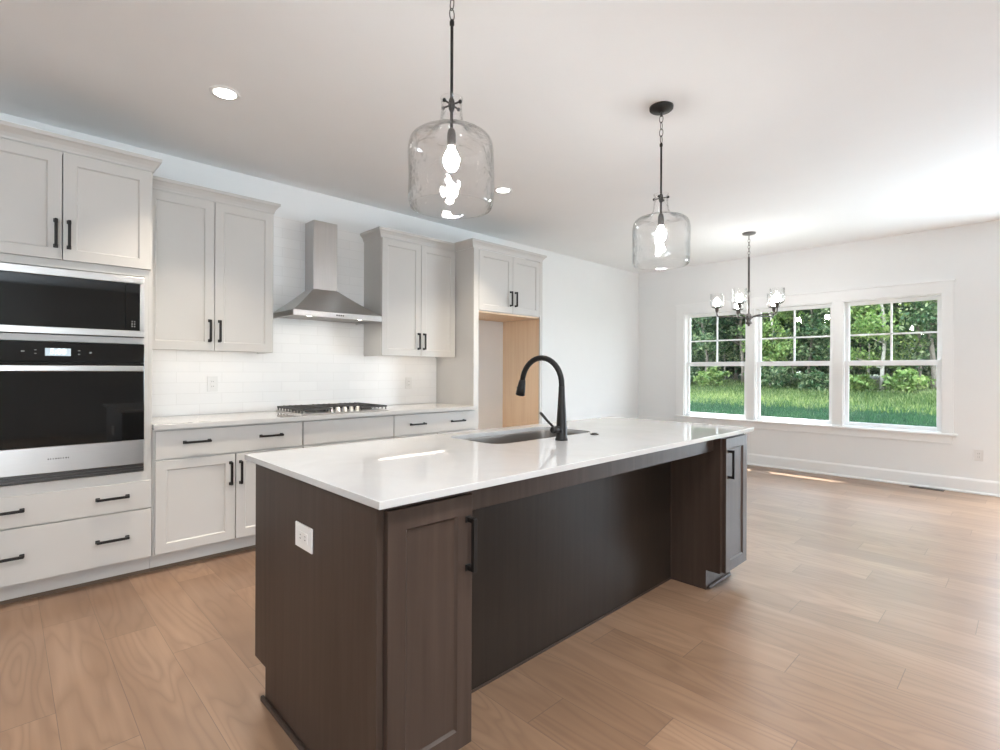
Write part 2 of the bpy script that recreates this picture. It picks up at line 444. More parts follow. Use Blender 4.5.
# casings
n_ = [0]
def trim(mb, bevel=.002):
    n_[0] += 1
    return struct(mb.build('trim_%d' % n_[0], TRIM, bevel=bevel))
trim(B(XW - .018, XW, .565, 3.678, 2.10, 2.222).box(XW - .03, XW, .553, 3.69, 2.222, 2.24))
for a, b_ in ((.565, .66), (1.567, 1.67), (2.57, 2.675), (3.56, 3.678)): trim(B(XW - .018, XW, a, b_, .602, 2.10))
trim(B(XW - .045, XW + .0, .535, 3.70, .577, .602), .004)
trim(B(XW - .016, XW, .575, 3.67, .495, .577))
def baseboard(name, x0, x1, y0, y1, ax, sgn):
    if ax == 'x':  # runs along X on a wall facing -Y at y1
        poly = [(y1, 0), (y1 - .028, 0), (y1 - .028, .012), (y1 - .016, .022), (y1 - .014, .13), (y1 - .006, .15), (y1, .15)]
        m = MB().prism(poly, 'x', x0, x1)
    else:          # runs along Y on a wall facing -X at x1
        poly = [(x1, 0), (x1 - .028, 0), (x1 - .028, .012), (x1 - .016, .022), (x1 - .014, .13), (x1 - .006, .15), (x1, .15)]
        m = MB().prism(poly, 'y', y0, y1)
    return struct(m.build(name, TRIM))
baseboard('baseboard_back', 4.26, XW - .03, 0, YW, 'x', -1)
baseboard('baseboard_right', 0, XW, PD[1] + .1, YW, 'y', -1)
baseboard('baseboard_niche', 3.325, 4.19, 0, YW, 'x', -1)

# ------------------------------------------------------------------ pulls
def pull(parent, cx, cz, yf, vertical, L=.152, r=.0068, so=.030, name='handle'):
    m = MB(); h = L / 2
    def bx(u0, u1, y0, y1, w):
        if vertical: m.box(cx - w, cx + w, y0, y1, cz + u0, cz + u1)
        else: m.box(cx + u0, cx + u1, y0, y1, cz - w, cz + w)
    bx(-h, h, yf - so - r, yf - so + r, r)
    for s_ in (-1, 1):
        c = s_ * (h - r)
        bx(c - r, c + r, yf - so, yf - .004, r)
        bx(c - r * 1.5, c + r * 1.5, yf - .005, yf, r * 1.5)
    return m.build(name, BLACK, parent, bevel=.0018)

# ------------------------------------------------------------------ tall oven tower
YD = 3.695   # door plane of the base run
TX0, TX1 = -.186, .652
t = thing('oven_cabinet', ((TX0 + TX1) / 2, 4.0, 0), 'tall greige cabinet tower holding the built-in microwave and oven', 'cabinet')
m = MB()
m.box(TX0, TX0 + .019, YD + .02, YW, .115, 2.46); m.box(TX1 - .019, TX1, YD + .02, YW, .115, 2.46)
m.box(TX0 + .019, TX1 - .019, YW - .01, YW, .115, 2.46)
m.box(TX0 + .019, TX1 - .019, YD + .04, YW - .01, .115, .135)
m.build('body', CAB, t, bevel=.001)
ff = MB(); yf0, yf1 = YD + .02, YD + .04
ff.box(TX0 + .019, -.144, yf0, yf1, .115, 2.46); ff.box(.612, TX1 - .019, yf0, yf1, .115, 2.46)
for z0, z1 in ((.115, .135), (.40, .425), (.58, .638), (1.402, 1.438), (1.806, 1.87), (2.43, 2.46)): ff.box(-.144, .612, yf0, yf1, z0, z1)
ff.build('face_frame', CAB, t)
sp = (TX0 + TX1) / 2
for z0, z1 in ((1.80, 1.82), (2.44, 2.46), (.585, .636), (1.404, 1.437)): B(TX0 + .019, TX1 - .019, YD + .04, YW - .01, z0, z1).build('shelf', CAB, t)
for s_ in (0, 1):
    x0, x1 = ((TX0 + .010, sp - .002), (sp + .002, TX1 - .010))[s_]
    d = MB().shaker(x0, x1, 1.85, 2.437, YD).build('door', CAB, t)
    pull(d, sp + (-.028, .028)[s_], 1.99, YD, True)
for z0, z1, hz in ((.121, .411, .264), (.419, .581, .505)):
    d = B(TX0 + .006, TX1 - .003, YD, YD + .02, z0, z1).build('drawer', CAB, t, bevel=.0015)
    for hx in (.46, 2 * sp - .46): pull(d, hx, hz, YD, False)
tk = B(TX0, TX1, YD + .08, YD + .095, .024, .115).build('toe_kick', CAB, t); B(TX0, TX1, YD + .088, YD + .11, 0, .024).build('gap_shade_strip', GAPSHADE, tk)  # dark strip painted where the toe gap lies in shade
MB().crown(TX0, TX1, YD + .02, YW, 2.45, True, True).build('crown_molding', CAB, t)

# microwave
t = thing('built_in_microwave', (sp, 3.95, 1.44), 'built-in microwave in a stainless trim frame above the wall oven', 'microwave')
AX0, AX1 = -.142, .608
yA = YD - .008
m = MB(); m.box(AX0, AX1, yA, yA + .045, 1.757, 1.798); m.box(AX0, AX1, yA, yA + .045, 1.442, 1.478)
m.box(AX0, AX0 + .022, yA, yA + .045, 1.478, 1.757); m.box(AX1 - .022, AX1, yA, yA + .045, 1.478, 1.757)
m.build('trim_frame', STEEL, t, bevel=.002)
B(AX0 + .02, AX1 - .02, yA + .045, YW - .08, 1.45, 1.79).build('body', SLOT, t)
d = B(AX0 + .022, .515, yA + .004, yA + .03, 1.479, 1.756).build('door', BGLASS, t, bevel=.002)
c = B(.5165, AX1 - .022, yA + .005, yA + .03, 1.479, 1.756).build('control_panel', BGLASS, t, bevel=.002)
m = MB()
for k in range(3):
    for q in range(2): m.box(.545 + q * .012, .552 + q * .012, yA + .0035, yA + .005, 1.500 + k * .014, 1.508 + k * .014)
m.build('button', ICON, c)

# wall oven
t = thing('wall_oven', (sp, 3.95, .64), 'stainless and black glass wall oven built in under the microwave', 'oven')
B(AX0 + .01, AX1 - .01, YD + .04, YW - .08, .645, 1.39).build('body', SLOT, t)
cp = B(AX0, AX1, yA - .004, yA + .05, 1.288, 1.397).build('control_panel', BGLASS, t, bevel=.002)
B(.163, .270, yA - .0055, yA - .004, 1.322, 1.363).build('clock_display', SCREEN, cp)
def text(s_, name, loc, size, mat, parent, ext=.0004):
    cu = bpy.data.curves.new(name, 'FONT'); cu.body = s_; cu.size = size; cu.extrude = ext; cu.align_x = 'CENTER'; cu.align_y = 'CENTER'
    o = bpy.data.objects.new(name, cu); C.objects.link(o); o.parent = parent
    off = Vector((0, 0, 0)); q = parent
    while q is not None: off += q.location; q = q.parent
    o.location = Vector(loc) - off; o.rotation_euler = (PI / 2, 0, 0); cu.materials.append(mat)
    bpy.context.view_layer.update()
    me = bpy.data.meshes.new_from_object(o.evaluated_get(bpy.context.evaluated_depsgraph_get()))
    me.name = name; k = bpy.data.objects.new(name, me); C.objects.link(k); k.parent = parent; k.location = o.location; k.rotation_euler = o.rotation_euler
    bpy.data.objects.remove(o); k.name = name; return k
text('5:08', 'clock_digits', (.216, yA - .0062, 1.344), .040, DIGIT, cp)
m = MB()
for x, z, w, h in ((.075, 1.344, .014, .008), (.125, 1.352, .009, .005), (.125, 1.333, .009, .005), (.305, 1.352, .010, .005), (.305, 1.332, .010, .007), (.355, 1.342, .012, .010)):
    B(x - w / 2, x + w / 2, yA - .0048, yA - .004, z - h / 2, z + h / 2).build('touch_icon', ICON, cp)
d = B(AX0, AX1, yA - .004, yA + .05, .832, 1.284).build('door', BGLASS, t, bevel=.002)
B(AX0, AX1, yA - .006, yA + .05, .690, .830).build('lower_panel', STEEL, t, bevel=.002)
m = MB()
for k, wl in enumerate((.006, .004, .004, .006, .006, .004, .004, .006, .004)):
    x = .175 + k * .0105; m.box(x, x + wl, yA - .0068, yA - .006, .760, .7675)
m.build('emblem', BRONZE, t)
m = B(AX0, AX1, yA + .012, yA + .05, .645, .69)
for z in (.655, .670, .683): m.box(AX0, AX1, yA + .002, yA + .012, z - .002, z + .002)
m.build('vent', BRONZE, t)
m = MB(); m.box(AX0 + .012, AX1 - .012, yA - .058, yA - .040, 1.238, 1.270)
for x in (AX0 + .03, AX1 - .03): m.box(x - .010, x + .010, yA - .042, yA - .004, 1.242, 1.266)
m.build('handle', STEEL, d, bevel=.004, seg=3)

# ------------------------------------------------------------------ base cabinets
def base_unit(x0, x1, label, front):
    t = thing('base_cabinet', ((x0 + x1) / 2, 4.0, 0), label, 'cabinet', 'base cabinets along the kitchen wall')
    B(x0 + .001, x1 - .001, YD + .02, YW - .014, .115, .884).build('body', CAB, t)
    tk = B(x0, x1, YD + .08, YD + .095, .024, .115).build('toe_kick', CAB, t); B(x0, x1, YD + .088, YD + .11, 0, .024).build('gap_shade_strip', GAPSHADE, tk)
    front(t)
    return t
def fA(t):
    d = B(.668, 1.573, YD, YD + .02, .700, .872).build('drawer', CAB, t, bevel=.0015)
    for hx in (.892, 1.351): pull(d, hx, .793, YD, False)
    for x0, x1, hx in ((.668, 1.118, 1.090), (1.124, 1.573, 1.152)):
        q = MB().shaker(x0, x1, .121, .690, YD).build('door', CAB, t); pull(q, hx, .563, YD, True)
def fB(t):
    B(1.581, 2.344, YD, YD + .02, .700, .872).build('false_drawer_front', CAB, t, bevel=.0015)
    for z0, z1 in ((.121, .400), (.408, .690)):
        d = B(1.581, 2.344, YD, YD + .02, z0, z1).build('drawer', CAB, t, bevel=.0015)
        for hx in (1.76, 2.165): pull(d, hx, (z0 + z1) / 2 + .07, YD, False)
def fC(t):
    d = B(2.352, 3.246, YD, YD + .02, .700, .872).build('drawer', CAB, t, bevel=.0015)
    for hx in (2.585, 3.032): pull(d, hx, .786, YD, False)
    for x0, x1, hx in ((2.352, 2.796, 2.768), (2.802, 3.246, 2.83)):
        q = MB().shaker(x0, x1, .121, .690, YD).build('door', CAB, t); pull(q, hx, .563, YD, True)
base_unit(.654, 1.577, 'greige base cabinet beside the oven tower with a wide two-pull drawer above two doors', fA)
base_unit(1.577, 2.348, 'middle greige base cabinet under the gas cooktop with a plain top front', fB)
base_unit(2.348, 3.25, 'greige base cabinet beside the refrigerator niche with a two-pull top drawer', fC)
tag(B(.654, 3.252, 3.665, YW - .011, .884, .914).build('kitchen_countertop', QUARTZ, bevel=.002),
    'white quartz countertop along the tiled kitchen wall under the cooktop', 'countertop')

# tiled backsplash (short under the wall cabinets, tall behind the hood)
poly = [(.654, .915), (3.252, .915), (3.252, 1.40), (2.41, 1.40), (2.41, 2.512), (1.478, 2.512), (1.478, 1.40), (.654, 1.40)]
tag(MB().prism(poly, 'y', YW - .010, YW - .0004).build('tile_backsplash', TILE), 'glossy white subway tile backsplash rising behind the range hood', 'backsplash')

# ------------------------------------------------------------------ wall cabinets
YU = 3.998
def upper(x0, x1, spl, label, left, right, sides):
    t = thing('upper_cabinet', ((x0 + x1) / 2, 4.16, 1.38), label, 'cabinet', 'wall cabinets beside the range hood')
    B(x0, x1, YU + .02, YW - .001, 1.398, 2.445).build('body', CAB, t, bevel=.001)
    B(x0, x1, YU + .02, YU + .036, 1.38, 1.398).box(x0, x0 + .016, YU + .036, YW - .012, 1.38, 1.398).box(x1 - .016, x1, YU + .036, YW - .012, 1.38, 1.398).build('light_rail', CAB, t)
    for s_ in (0, 1):
        a, b_ = ((x0 + .004, spl - .002), (spl + .002, x1 - .004))[s_]
        d = MB().shaker(a, b_, 1.383, 2.43, YU).build('door', CAB, t)
        pull(d, spl + (-.031, .031)[s_], 1.522, YU, True)
    MB().crown(x0, x1, YU + .018, YW, 2.437, left, right).build('crown_molding', CAB, t)
    B(x0 + .05, x1 - .05, 4.10, 4.13, 1.389, 1.397).build('light_strip', LED, t)
    return t
upper(.656, 1.477, 1.071, 'greige two-door wall cabinet between the oven tower and the range hood', False, True, None)
upper(2.41, 3.250, 2.833, 'greige two-door wall cabinet between the range hood and the refrigerator niche', True, False, None)

# refrigerator niche: side panels and the cabinet bridging them
t = thing('side_panel', (3.287, 4.0, 0), 'tall greige side panel left of the empty refrigerator niche', 'cabinet panel')
B(3.257, 3.279, 3.745, YW, 0, 2.44).build('panel', CAB, t, bevel=.001)
B(3.257, 3.320, 3.73, 3.7449, 0, 2.44).build('front_stile', CAB, t, bevel=.001)
t = thing('side_panel', (4.227, 4.0, 0), 'tall side panel right of the refrigerator niche with natural wood inner face', 'cabinet panel')
B(4.215, 4.255, 3.73, 3.7449, 0, 2.44).build('front_stile', CAB, t, bevel=.001)
B(4.235, 4.255, 3.745, YW, 0, 2.44).build('panel', CAB, t, bevel=.001)
q = B(4.231, 4.235, 3.745, YW, 0, 1.82).build('inner_face', RAW, t); q['label'] = 'natural wood inner face'
t = thing('bridge_cabinet', (3.757, 4.0, 1.82), 'short greige two-door cabinet bridging the empty refrigerator niche', 'cabinet')
B(3.2795, 4.2345, 3.75, YW - .001, 1.838, 2.44).build('body', CAB, t, bevel=.001)
q = B(3.2795, 4.2305, 3.75, YW - .001, 1.822, 1.8375).build('underside', RAW, t); q['label'] = 'natural wood underside'
for s_ in (0, 1):
    a, b_ = ((3.324, 3.790), (3.794, 4.212))[s_]
    d = MB().shaker(a, b_, 1.842, 2.43, 3.73).build('door', CAB, t); pull(d, 3.792 + (-.036, .036)[s_], 1.99, 3.73, True)
MB().crown(3.257, 4.255, 3.745, YW - .001, 2.441, True, True).build('crown_molding', CAB, t)

# ------------------------------------------------------------------ range hood
hx = 1.957
t = thing('range_hood', (hx, 4.1, 1.665), 'stainless steel chimney range hood on the tile above the cooktop', 'range hood')
yb = YW - .011
B(hx - .105, hx + .105, 4.145, yb, 1.90, 2.50).build('chimney', STEELV, t, bevel=.002)
x0, x1, yf = hx - .380, hx + .380, 3.875
m = MB(); R = []
for k in range(9):
    s_ = k / 8
    a0, a1 = x0 + (hx - .106 - x0) * s_, x1 + (hx + .106 - x1) * s_
    y = yf + (4.143 - yf) * s_; z = 1.712 + (1.925 - 1.712) * (s_ * .9 + .1 * s_ ** 2)
    R.append([(a0, yb, z), (a0, y, z), (a1, y, z), (a1, yb, z)])
m.rings(R, False, False, False, False); 
m.build('canopy', STEEL, t)
m = MB(); m.box(x0, x1, yf, yf + .012, 1.668, 1.712); m.box(x0, x0 + .012, yf + .012, yb, 1.668, 1.712); m.box(x1 - .012, x1, yf + .012, yb, 1.668, 1.712)
band = m.build('rim_band', STEEL, t, bevel=.0015)
B(x0 + .012, x1 - .012, yf + .012, yb, 1.680, 1.690).build('filter', SINKM, t)
for k in range(4): MB().lathe(0, 0, [(.006, 0), (.006, .003), (.0045, .004)], 12, True, True).build('button', BRONZE, band)
for k, o in enumerate([c for c in band.children]):
    o.rotation_euler = (PI / 2, 0, 0); o.location = Vector((hx - .03 + k * .018, yf, 1.690)) - t.location
    for v in o.data.vertices: v.co += t.location
for dx in (-.22, .22):
    MB().lathe(hx + dx, yf + .07, [(.028, 1.676), (.028, 1.682)], 20, True, True).build('lamp', HLAMP, t)
area('hood_light', (hx, yf + .1, 1.665), (0, .1, -1), .5, .05, .8, (1, .93, .83))

# ------------------------------------------------------------------ gas cooktop
cx0, cx1, cy0, cy1 = 1.590, 2.330, 3.750, 4.255
t = thing('gas_cooktop', (hx, 4.0, .914), 'black and stainless gas cooktop with knobs set in the wall countertop', 'cooktop')
B(cx0, cx1, cy0, cy1, .9142, .924).build('base_plate', STEEL, t, bevel=.003)
def grate(gx0, gx1, gy0, gy1):
    m = MB(); z0, z1 = .944, .958; w = .006
    for x in (gx0 + w, gx1 - w): m.box(x - w, x + w, gy0, gy1, z0, z1)
    for y in (gy0 + w, gy1 - w, (gy0 + gy1) / 2): m.box(gx0 + 2 * w, gx1 - 2 * w, y - w, y + w, z0, z1)
    n = 5
    for k in range(1, n): 
        x = gx0 + (gx1 - gx0) * k / n; m.box(x - .004, x + .004, gy0 + 2 * w, gy1 - 2 * w, z0 + .002, z1 + .003)
    for x in (gx0 + w, gx1 - w):
        nn = 9
        for k in range(nn): 
            y = gy0 + .01 + (gy1 - gy0 - .02) * k / (nn - 1); m.box(x - .004, x + .004, y - .004, y + .004, .9242, z0)
    return m.build('grate', IRON, t, bevel=.0015)
gw = (cx1 - cx0 - .03) / 3
for k in range(3):
    a = cx0 + .008 + k * (gw + .007)
    grate(a, a + gw, cy0 + (.10 if k == 1 else .012), cy1 - .01)
for bx_, by_, br in ((cx0 + .13, cy0 + .15, .035), (cx0 + .13, cy0 + .37, .045), (cx1 - .13, cy0 + .15, .045), (cx1 - .13, cy0 + .37, .035), (hx, cy0 + .30, .055)):
    MB().lathe(bx_, by_, [(br * 1.2, .924), (br * 1.2, .930), (br, .932), (br, .940), (br * .8, .943)], 20, False, True).build('burner', IRON, t)
for k in range(5):
    kx = hx + (k - 2) * .058
    MB().lathe(kx, cy0 + .048, [(.022, .924), (.022, .930), (.018, .932), (.016, .956), (.012, .958)], 18, False, True).build('knob', STEEL, t)

# ------------------------------------------------------------------ outlets
def wall_plate(label, cx, cz, face, axis, gangs=1, group=None, h=.115, wide=0):
    """axis 'y': plate faces -Y at y=face; axis 'x': plate faces -X at x=face"""
    w = wide or .072
    loc = (cx, face, cz - h / 2) if axis == 'y' else (face, cx, cz - h / 2)
    t = thing('outlet', loc, label, 'outlet', group)
    def bx(u0, u1, d0, d1, z0, z1):
        return B(u0, u1, face - d1, face - d0, z0, z1) if axis == 'y' else B(face - d1, face - d0, u0, u1, z0, z1)
    bx(cx - w / 2, cx + w / 2, .0002, .006, cz - h / 2, cz + h / 2).build('cover_plate', PLASTIC, t, bevel=.002)
    hu, hz = (.034, .0165) if wide else (.0165, .034)
    ins = bx(cx - hu, cx + hu, .005, .0078, cz - hz, cz + hz).build('receptacle', PLASTIC, t, bevel=.001)
    for dz in (.018, -.018):
        for du, hh in ((-.006, .005), (.006, .004)):
            if wide: bx(cx + dz - hh, cx + dz + hh, .0076, .0081, cz + du - .0011, cz + du + .0011).build('slot', SLOT, ins)
            else: bx(cx + du - .0011, cx + du + .0011, .0076, .0081, cz + dz - hh, cz + dz + hh).build('slot', SLOT, ins)
    return t
wall_plate('white outlet on the tile backsplash left of the cooktop', 1.142, 1.142, YW - .010, 'y')
wall_plate('white outlet on the tile backsplash right of the cooktop', 2.907, 1.124, YW - .010, 'y')
wall_plate('white sideways outlet on the dark end panel of the island', 1.657, .702, .715, 'x', 1, None, .080, .128)
wall_plate('white outlet low on the wall right of the three windows', .37, .398, XW, 'x')

# ------------------------------------------------------------------ island
IX0, IX1, IY0, IY1 = .693, 3.257, 1.1575, 2.178
ZT = .892
t = thing('kitchen_island', (1.975, 1.66, 0), 'dark stained wood kitchen island with cabinet columns at both ends', 'island')
MB().prism([(1.207, 0), (2.005, 0), (2.005, .128), (2.116, .128), (2.116, ZT), (1.207, ZT)], 'x', .715, .735).build('end_panel', DARK, t, bevel=.001)
MB().prism([(1.53, 0), (2.005, 0), (2.005, .128), (2.116, .128), (2.116, ZT), (1.53, ZT)], 'x', 3.22, 3.24).build('end_panel', DARK, t, bevel=.001)
B(.7355, 3.2195, 2.098, 2.116, .128, ZT).build('kitchen_side_panel', DARK, t)
B(.7355, 3.2195, 1.508, 1.526, 0, ZT).build('back_panel', SHADEP, t)
B(1.042, 2.896, 1.250, 1.270, .800, ZT).build('apron', DARK, t, bevel=.001)
m = MB()
# left column (no outer side: the end panel closes it)
NP = [(1.21, .112), (1.29, .112), (1.29, 0), (1.508, 0), (1.508, ZT), (1.21, ZT)]
m.prism(NP, 'x', 1.020, 1.041); m.box(.7355, 1.020, 1.21, 1.23, .112, .135); m.box(.7355, .76, 1.21, 1.23, .135, ZT); m.box(.995, 1.020, 1.21, 1.23, .135, ZT); m.box(.76, .995, 1.21, 1.23, .86, ZT)
m.build('column_frame', DARK, t, bevel=.001)
m = MB(); m.prism(NP, 'x', 2.897, 2.918); m.prism(NP, 'x', 3.22, 3.24)
m.box(2.918, 3.22, 1.21, 1.23, .112, .135); m.box(2.918, 2.945, 1.21, 1.23, .135, ZT); m.box(3.195, 3.22, 1.21, 1.23, .135, ZT); m.box(2.945, 3.195, 1.21, 1.23, .86, ZT)
m.build('column_frame', DARK, t, bevel=.001)
B(.736, 1.019, 1.29, 1.30, 0, .112).build('toe_kick', DARK, t)
B(2.919, 3.219, 1.29, 1.30, 0, .112).build('toe_kick', DARK, t)
B(.736, 3.2195, 1.98, 2.0, 0, .128).build('toe_kick', DARK, t)
m = B(2.92, 3.215, 1.276, 1.29, 0, .018).box(.702, .7148, 1.30, 2.02, 0, .020).box(1.042, 2.896, 1.500, 1.5075, 0, .010)
m.build('shoe_molding', DARK, t, bevel=.004)
B(2.890, 2.8965, 1.5005, 1.5075, .0101, .80).build('corner_bead', DARK, t, bevel=.002)
d = MB().shaker(.7385, 1.037, .112, .872, 1.19).build('door', DARK, t); pull(d, 1.018, .726, 1.19, True, .160)
d = MB().shaker(2.926, 3.232, .112, .872, 1.19).build('door', DARK, t); pull(d, 2.955, .726, 1.19, True, .160)

def rrect(x0, x1, y0, y1, r, n=6):
    P = []
    for cx, cy, a in ((x1 - r, y0 + r, -PI / 2), (x1 - r, y1 - r, 0), (x0 + r, y1 - r, PI / 2), (x0 + r, y0 + r, PI)):
        for k in range(n + 1): P.append((cx + r * math.cos(a + PI / 2 * k / n), cy + r * math.sin(a + PI / 2 * k / n)))
    return P
SX0, SX1, SY0, SY1 = 1.615, 2.372, 1.685, 2.065
bm = bmesh.new(); cxo, cyo = (IX0 + IX1) / 2, (IY0 + IY1) / 2
def loop(P):
    V = [bm.verts.new((x - cxo, y - cyo, .914 - ZT)) for x, y in P]
    return [bm.edges.new((V[i], V[(i + 1) % len(V)])) for i in range(len(V))]
es = loop([(IX0, IY0), (IX1, IY0), (IX1, IY1), (IX0, IY1)]) + loop(rrect(SX0, SX1, SY0, SY1, .075, 8))
bmesh.ops.triangle_fill(bm, use_beauty=True, use_dissolve=False, edges=es)
ret = bmesh.ops.extrude_face_region(bm, geom=list(bm.faces))
for v in [g for g in ret['geom'] if isinstance(g, bmesh.types.BMVert)]: v.co.z -= (.914 - ZT)
bmesh.ops.recalc_face_normals(bm, faces=bm.faces)
me = bpy.data.meshes.new('island_countertop'); bm.to_mesh(me); bm.free(); me.materials.append(QUARTZ)
o = bpy.data.objects.new('island_countertop', me); C.objects.link(o); o.location = (cxo, cyo, ZT)
md = o.modifiers.new('edge', 'BEVEL'); md.width = .002; md.segments = 2; md.limit_method = 'ANGLE'; md.angle_limit = math.radians(50)
tag(o, 'large white quartz countertop of the kitchen island with a sink cutout', 'countertop')

# undermount sink
t = thing('undermount_sink', ((SX0 + SX1) / 2, (SY0 + SY1) / 2, .67), 'stainless undermount sink set into the island countertop', 'sink')
m = MB(); R = []
for ins, z, r in ((-.022, ZT - .0005, .09), (.0, ZT - .0005, .075), (.001, .889, .075), (.002, .880, .075), (.004, .74, .072), (.006, .725, .07), (.010, .708, .066), (.018, .697, .06), (.028, .691, .055), (.045, .688, .045), (.09, .687, .03)):
    R.append([(x, y, z) for x, y in rrect(SX0 + ins, SX1 - ins, SY0 + ins, SY1 - ins, r, 8)])
m.rings(R, True, False, True, True)
R = [[(x, y, z) for x, y in rrect(SX0 + i_, SX1 - i_, SY0 + i_, SY1 - i_, r, 8)] for i_, z, r in ((-.022, ZT - .0008, .09), (-.004, .884, .08), (-.002, .71, .07), (.03, .680, .05))]
m.rings(R, True, False, True, True)
m.build('basin', SINKM, t)
dx, dy = (SX0 + SX1) / 2, 1.93
MB().lathe(dx, dy, [(.045, .6885), (.045, .691), (.036, .692), (.030, .689), (.004, .689)], 24, False, True).build('drain', STEEL, t)

# faucet
fx, fy = 1.956, 1.588
t = thing('kitchen_faucet', (fx, fy, .914), 'matte black gooseneck pull-down faucet behind the island sink', 'faucet')
MB().lathe(fx, fy, [(.030, .914), (.030, .922), (.0275, .926), (.026, .97), (.0235, 1.02), (.0185, 1.10), (.0155, 1.155), (.0150, 1.178)], 28, True, True).build('body', BLACK, t)
pts = [(fx, fy, 1.172)]; rc = .132
for k in range(0, 19):
    a = PI - PI * k / 18 * .96
    pts.append((fx, fy + rc + rc * math.cos(a), 1.184 + rc * math.sin(a)))
m = MB().tube(pts, .0140, 14); sp_o = m.build('spout', BLACK, t)
e = Vector(pts[-1]); dirv = (Vector(pts[-1]) - Vector(pts[-2])).normalized()
hp = [e - dirv * .004, e + dirv * .012, e + dirv * .04, e + dirv * .078, e + dirv * .081]
hd = MB().tube(hp, [.0150, .0185, .0215, .0245, .020], 16).build('spray_head', BLACK, t)
c_ = e + dirv * .048
B(fx - .006, fx + .006, c_.y + .015, c_.y + .027, c_.z - .016, c_.z + .014).build('button', BLACK, hd, bevel=.003)
hb = Vector((fx, fy, .968))
kn = MB().tube([hb + Vector((-.02, 0, 0)), hb + Vector((-.064, 0, 0)), hb + Vector((-.070, 0, 0))], [.0165, .0175, .013], 16).build('handle_hub', BLACK, t)
MB().tube([hb + Vector((-.052, .004, .010)), hb + Vector((-.080, .020, .042)), hb + Vector((-.108, .036, .078)), hb + Vector((-.113, .039, .084))], [.0062, .0062, .0072, .005], 10).build('lever', BLACK, kn)
t = thing('air_switch_button', (2.262, 1.613, .914), 'small black push button set in the island countertop beside the faucet', 'button')
MB().lathe(2.262, 1.613, [(.023, .9141), (.023, .917), (.0215, .9185), (.014, .9185), (.0135, .9215), (.012, .9225)], 24, True, True).build('cap', BLACK, t)

# ------------------------------------------------------------------ pendants
def chain(m, x, y, z0, z1, n, w=.011, r=.0022):
    h = (z1 - z0) / n
    for k in range(n):
        zc = z0 + h * (k + .5); hh = h * .5 + r * 1.6
        P = []
        for q in range(15):
            a = 2 * PI * q / 14
            du = w * math.cos(a); dz = (hh) * math.sin(a)
            P.append((x + du, y, zc + dz) if k % 2 == 0 else (x, y + du, zc + dz))
        m.tube(P, r, 6, False)
def lump(t_, z):
    return 1 + .008 * math.sin(3 * t_ + 21 * z) + .007 * math.sin(5 * t_ - 33 * z + 1) + .0022 * math.sin(9 * t_ + 51 * z)
def pendant(px, py, label):
    t = thing('pendant_light', (px, py, HC), label, 'pendant light', 'glass jug pendants over the island')
    MB().lathe(px, py, [(.012, HC - .030), (.020, HC - .026), (.060, HC - .020), (.067, HC - .014), (.068, HC - .0005)], 32, True, True).build('canopy', BLACK, t)
    m = MB(); m.tube([(px, py, HC - .028), (px, py, HC - .055)], .006, 8); chain(m, px, py, 2.585, HC - .05, 4)
    m.build('chain', BRONZE, t)
    m = MB(); m.tube([(px, py, 2.175), (px, py, 2.575)], .0058, 12)
    m.lathe(px, py, [(.005, 2.560), (.009, 2.566), (.009, 2.578), (.005, 2.586)], 14, True, True)
    m.build('rod', BLACK, t)
    m = MB()
    for k in range(4):
        a = math.atan2(rgt.y * .82 - fwd.y * .57, rgt.x * .82 - fwd.x * .57) + k * PI / 2
        ex, ey = px + .042 * math.cos(a), py + .042 * math.sin(a)
        m.tube([(px + .006 * math.cos(a), py + .006 * math.sin(a), 2.262), (ex, ey, 2.262)], .0035, 8)
        m.lathe(ex, ey, [(.001, 2.254), (.0055, 2.257), (.0072, 2.262), (.0055, 2.267), (.001, 2.270)], 10)
    m.lathe(px, py, [(.006, 2.235), (.011, 2.245), (.013, 2.262), (.011, 2.278), (.006, 2.29)], 14)
    m.build('cross_fitting', BLACK, t)
    MB().lathe(px, py, [(.008, 2.172), (.013, 2.166), (.0165, 2.150), (.0175, 2.108), (.015, 2.102)], 18, True, True).build('socket', BRONZE, t)
    bprof = [(.012, 2.100), (.014, 2.092), (.022, 2.078), (.029, 2.06), (.030, 2.045), (.026, 2.026), (.015, 2.012), (.003, 2.008)]
    MB().lathe(px, py, bprof, 16, True, True).build('bulb', BULB, t)
    gp = [(.043, 2.285), (.039, 2.280), (.0365, 2.268), (.0375, 2.235), (.043, 2.195), (.054, 2.168), (.078, 2.153), (.110, 2.147), (.138, 2.140), (.153, 2.124), (.159, 2.10), (.161, 2.075), (.161, 2.05), (.160, 1.99), (.161, 1.93), (.161, 1.908), (.158, 1.881), (.152, 1.871)]
    MB().lathe(px, py, gp, 64, False, False, True, lump).build('glass_shade', SHADE, t, solid=.004, sub=1)
    return t
pendant(1.225, 1.536, 'large glass jug pendant hanging over the near half of the island')
pendant(2.761, 1.505, 'glass jug pendant over the far end of the island near the chandelier')

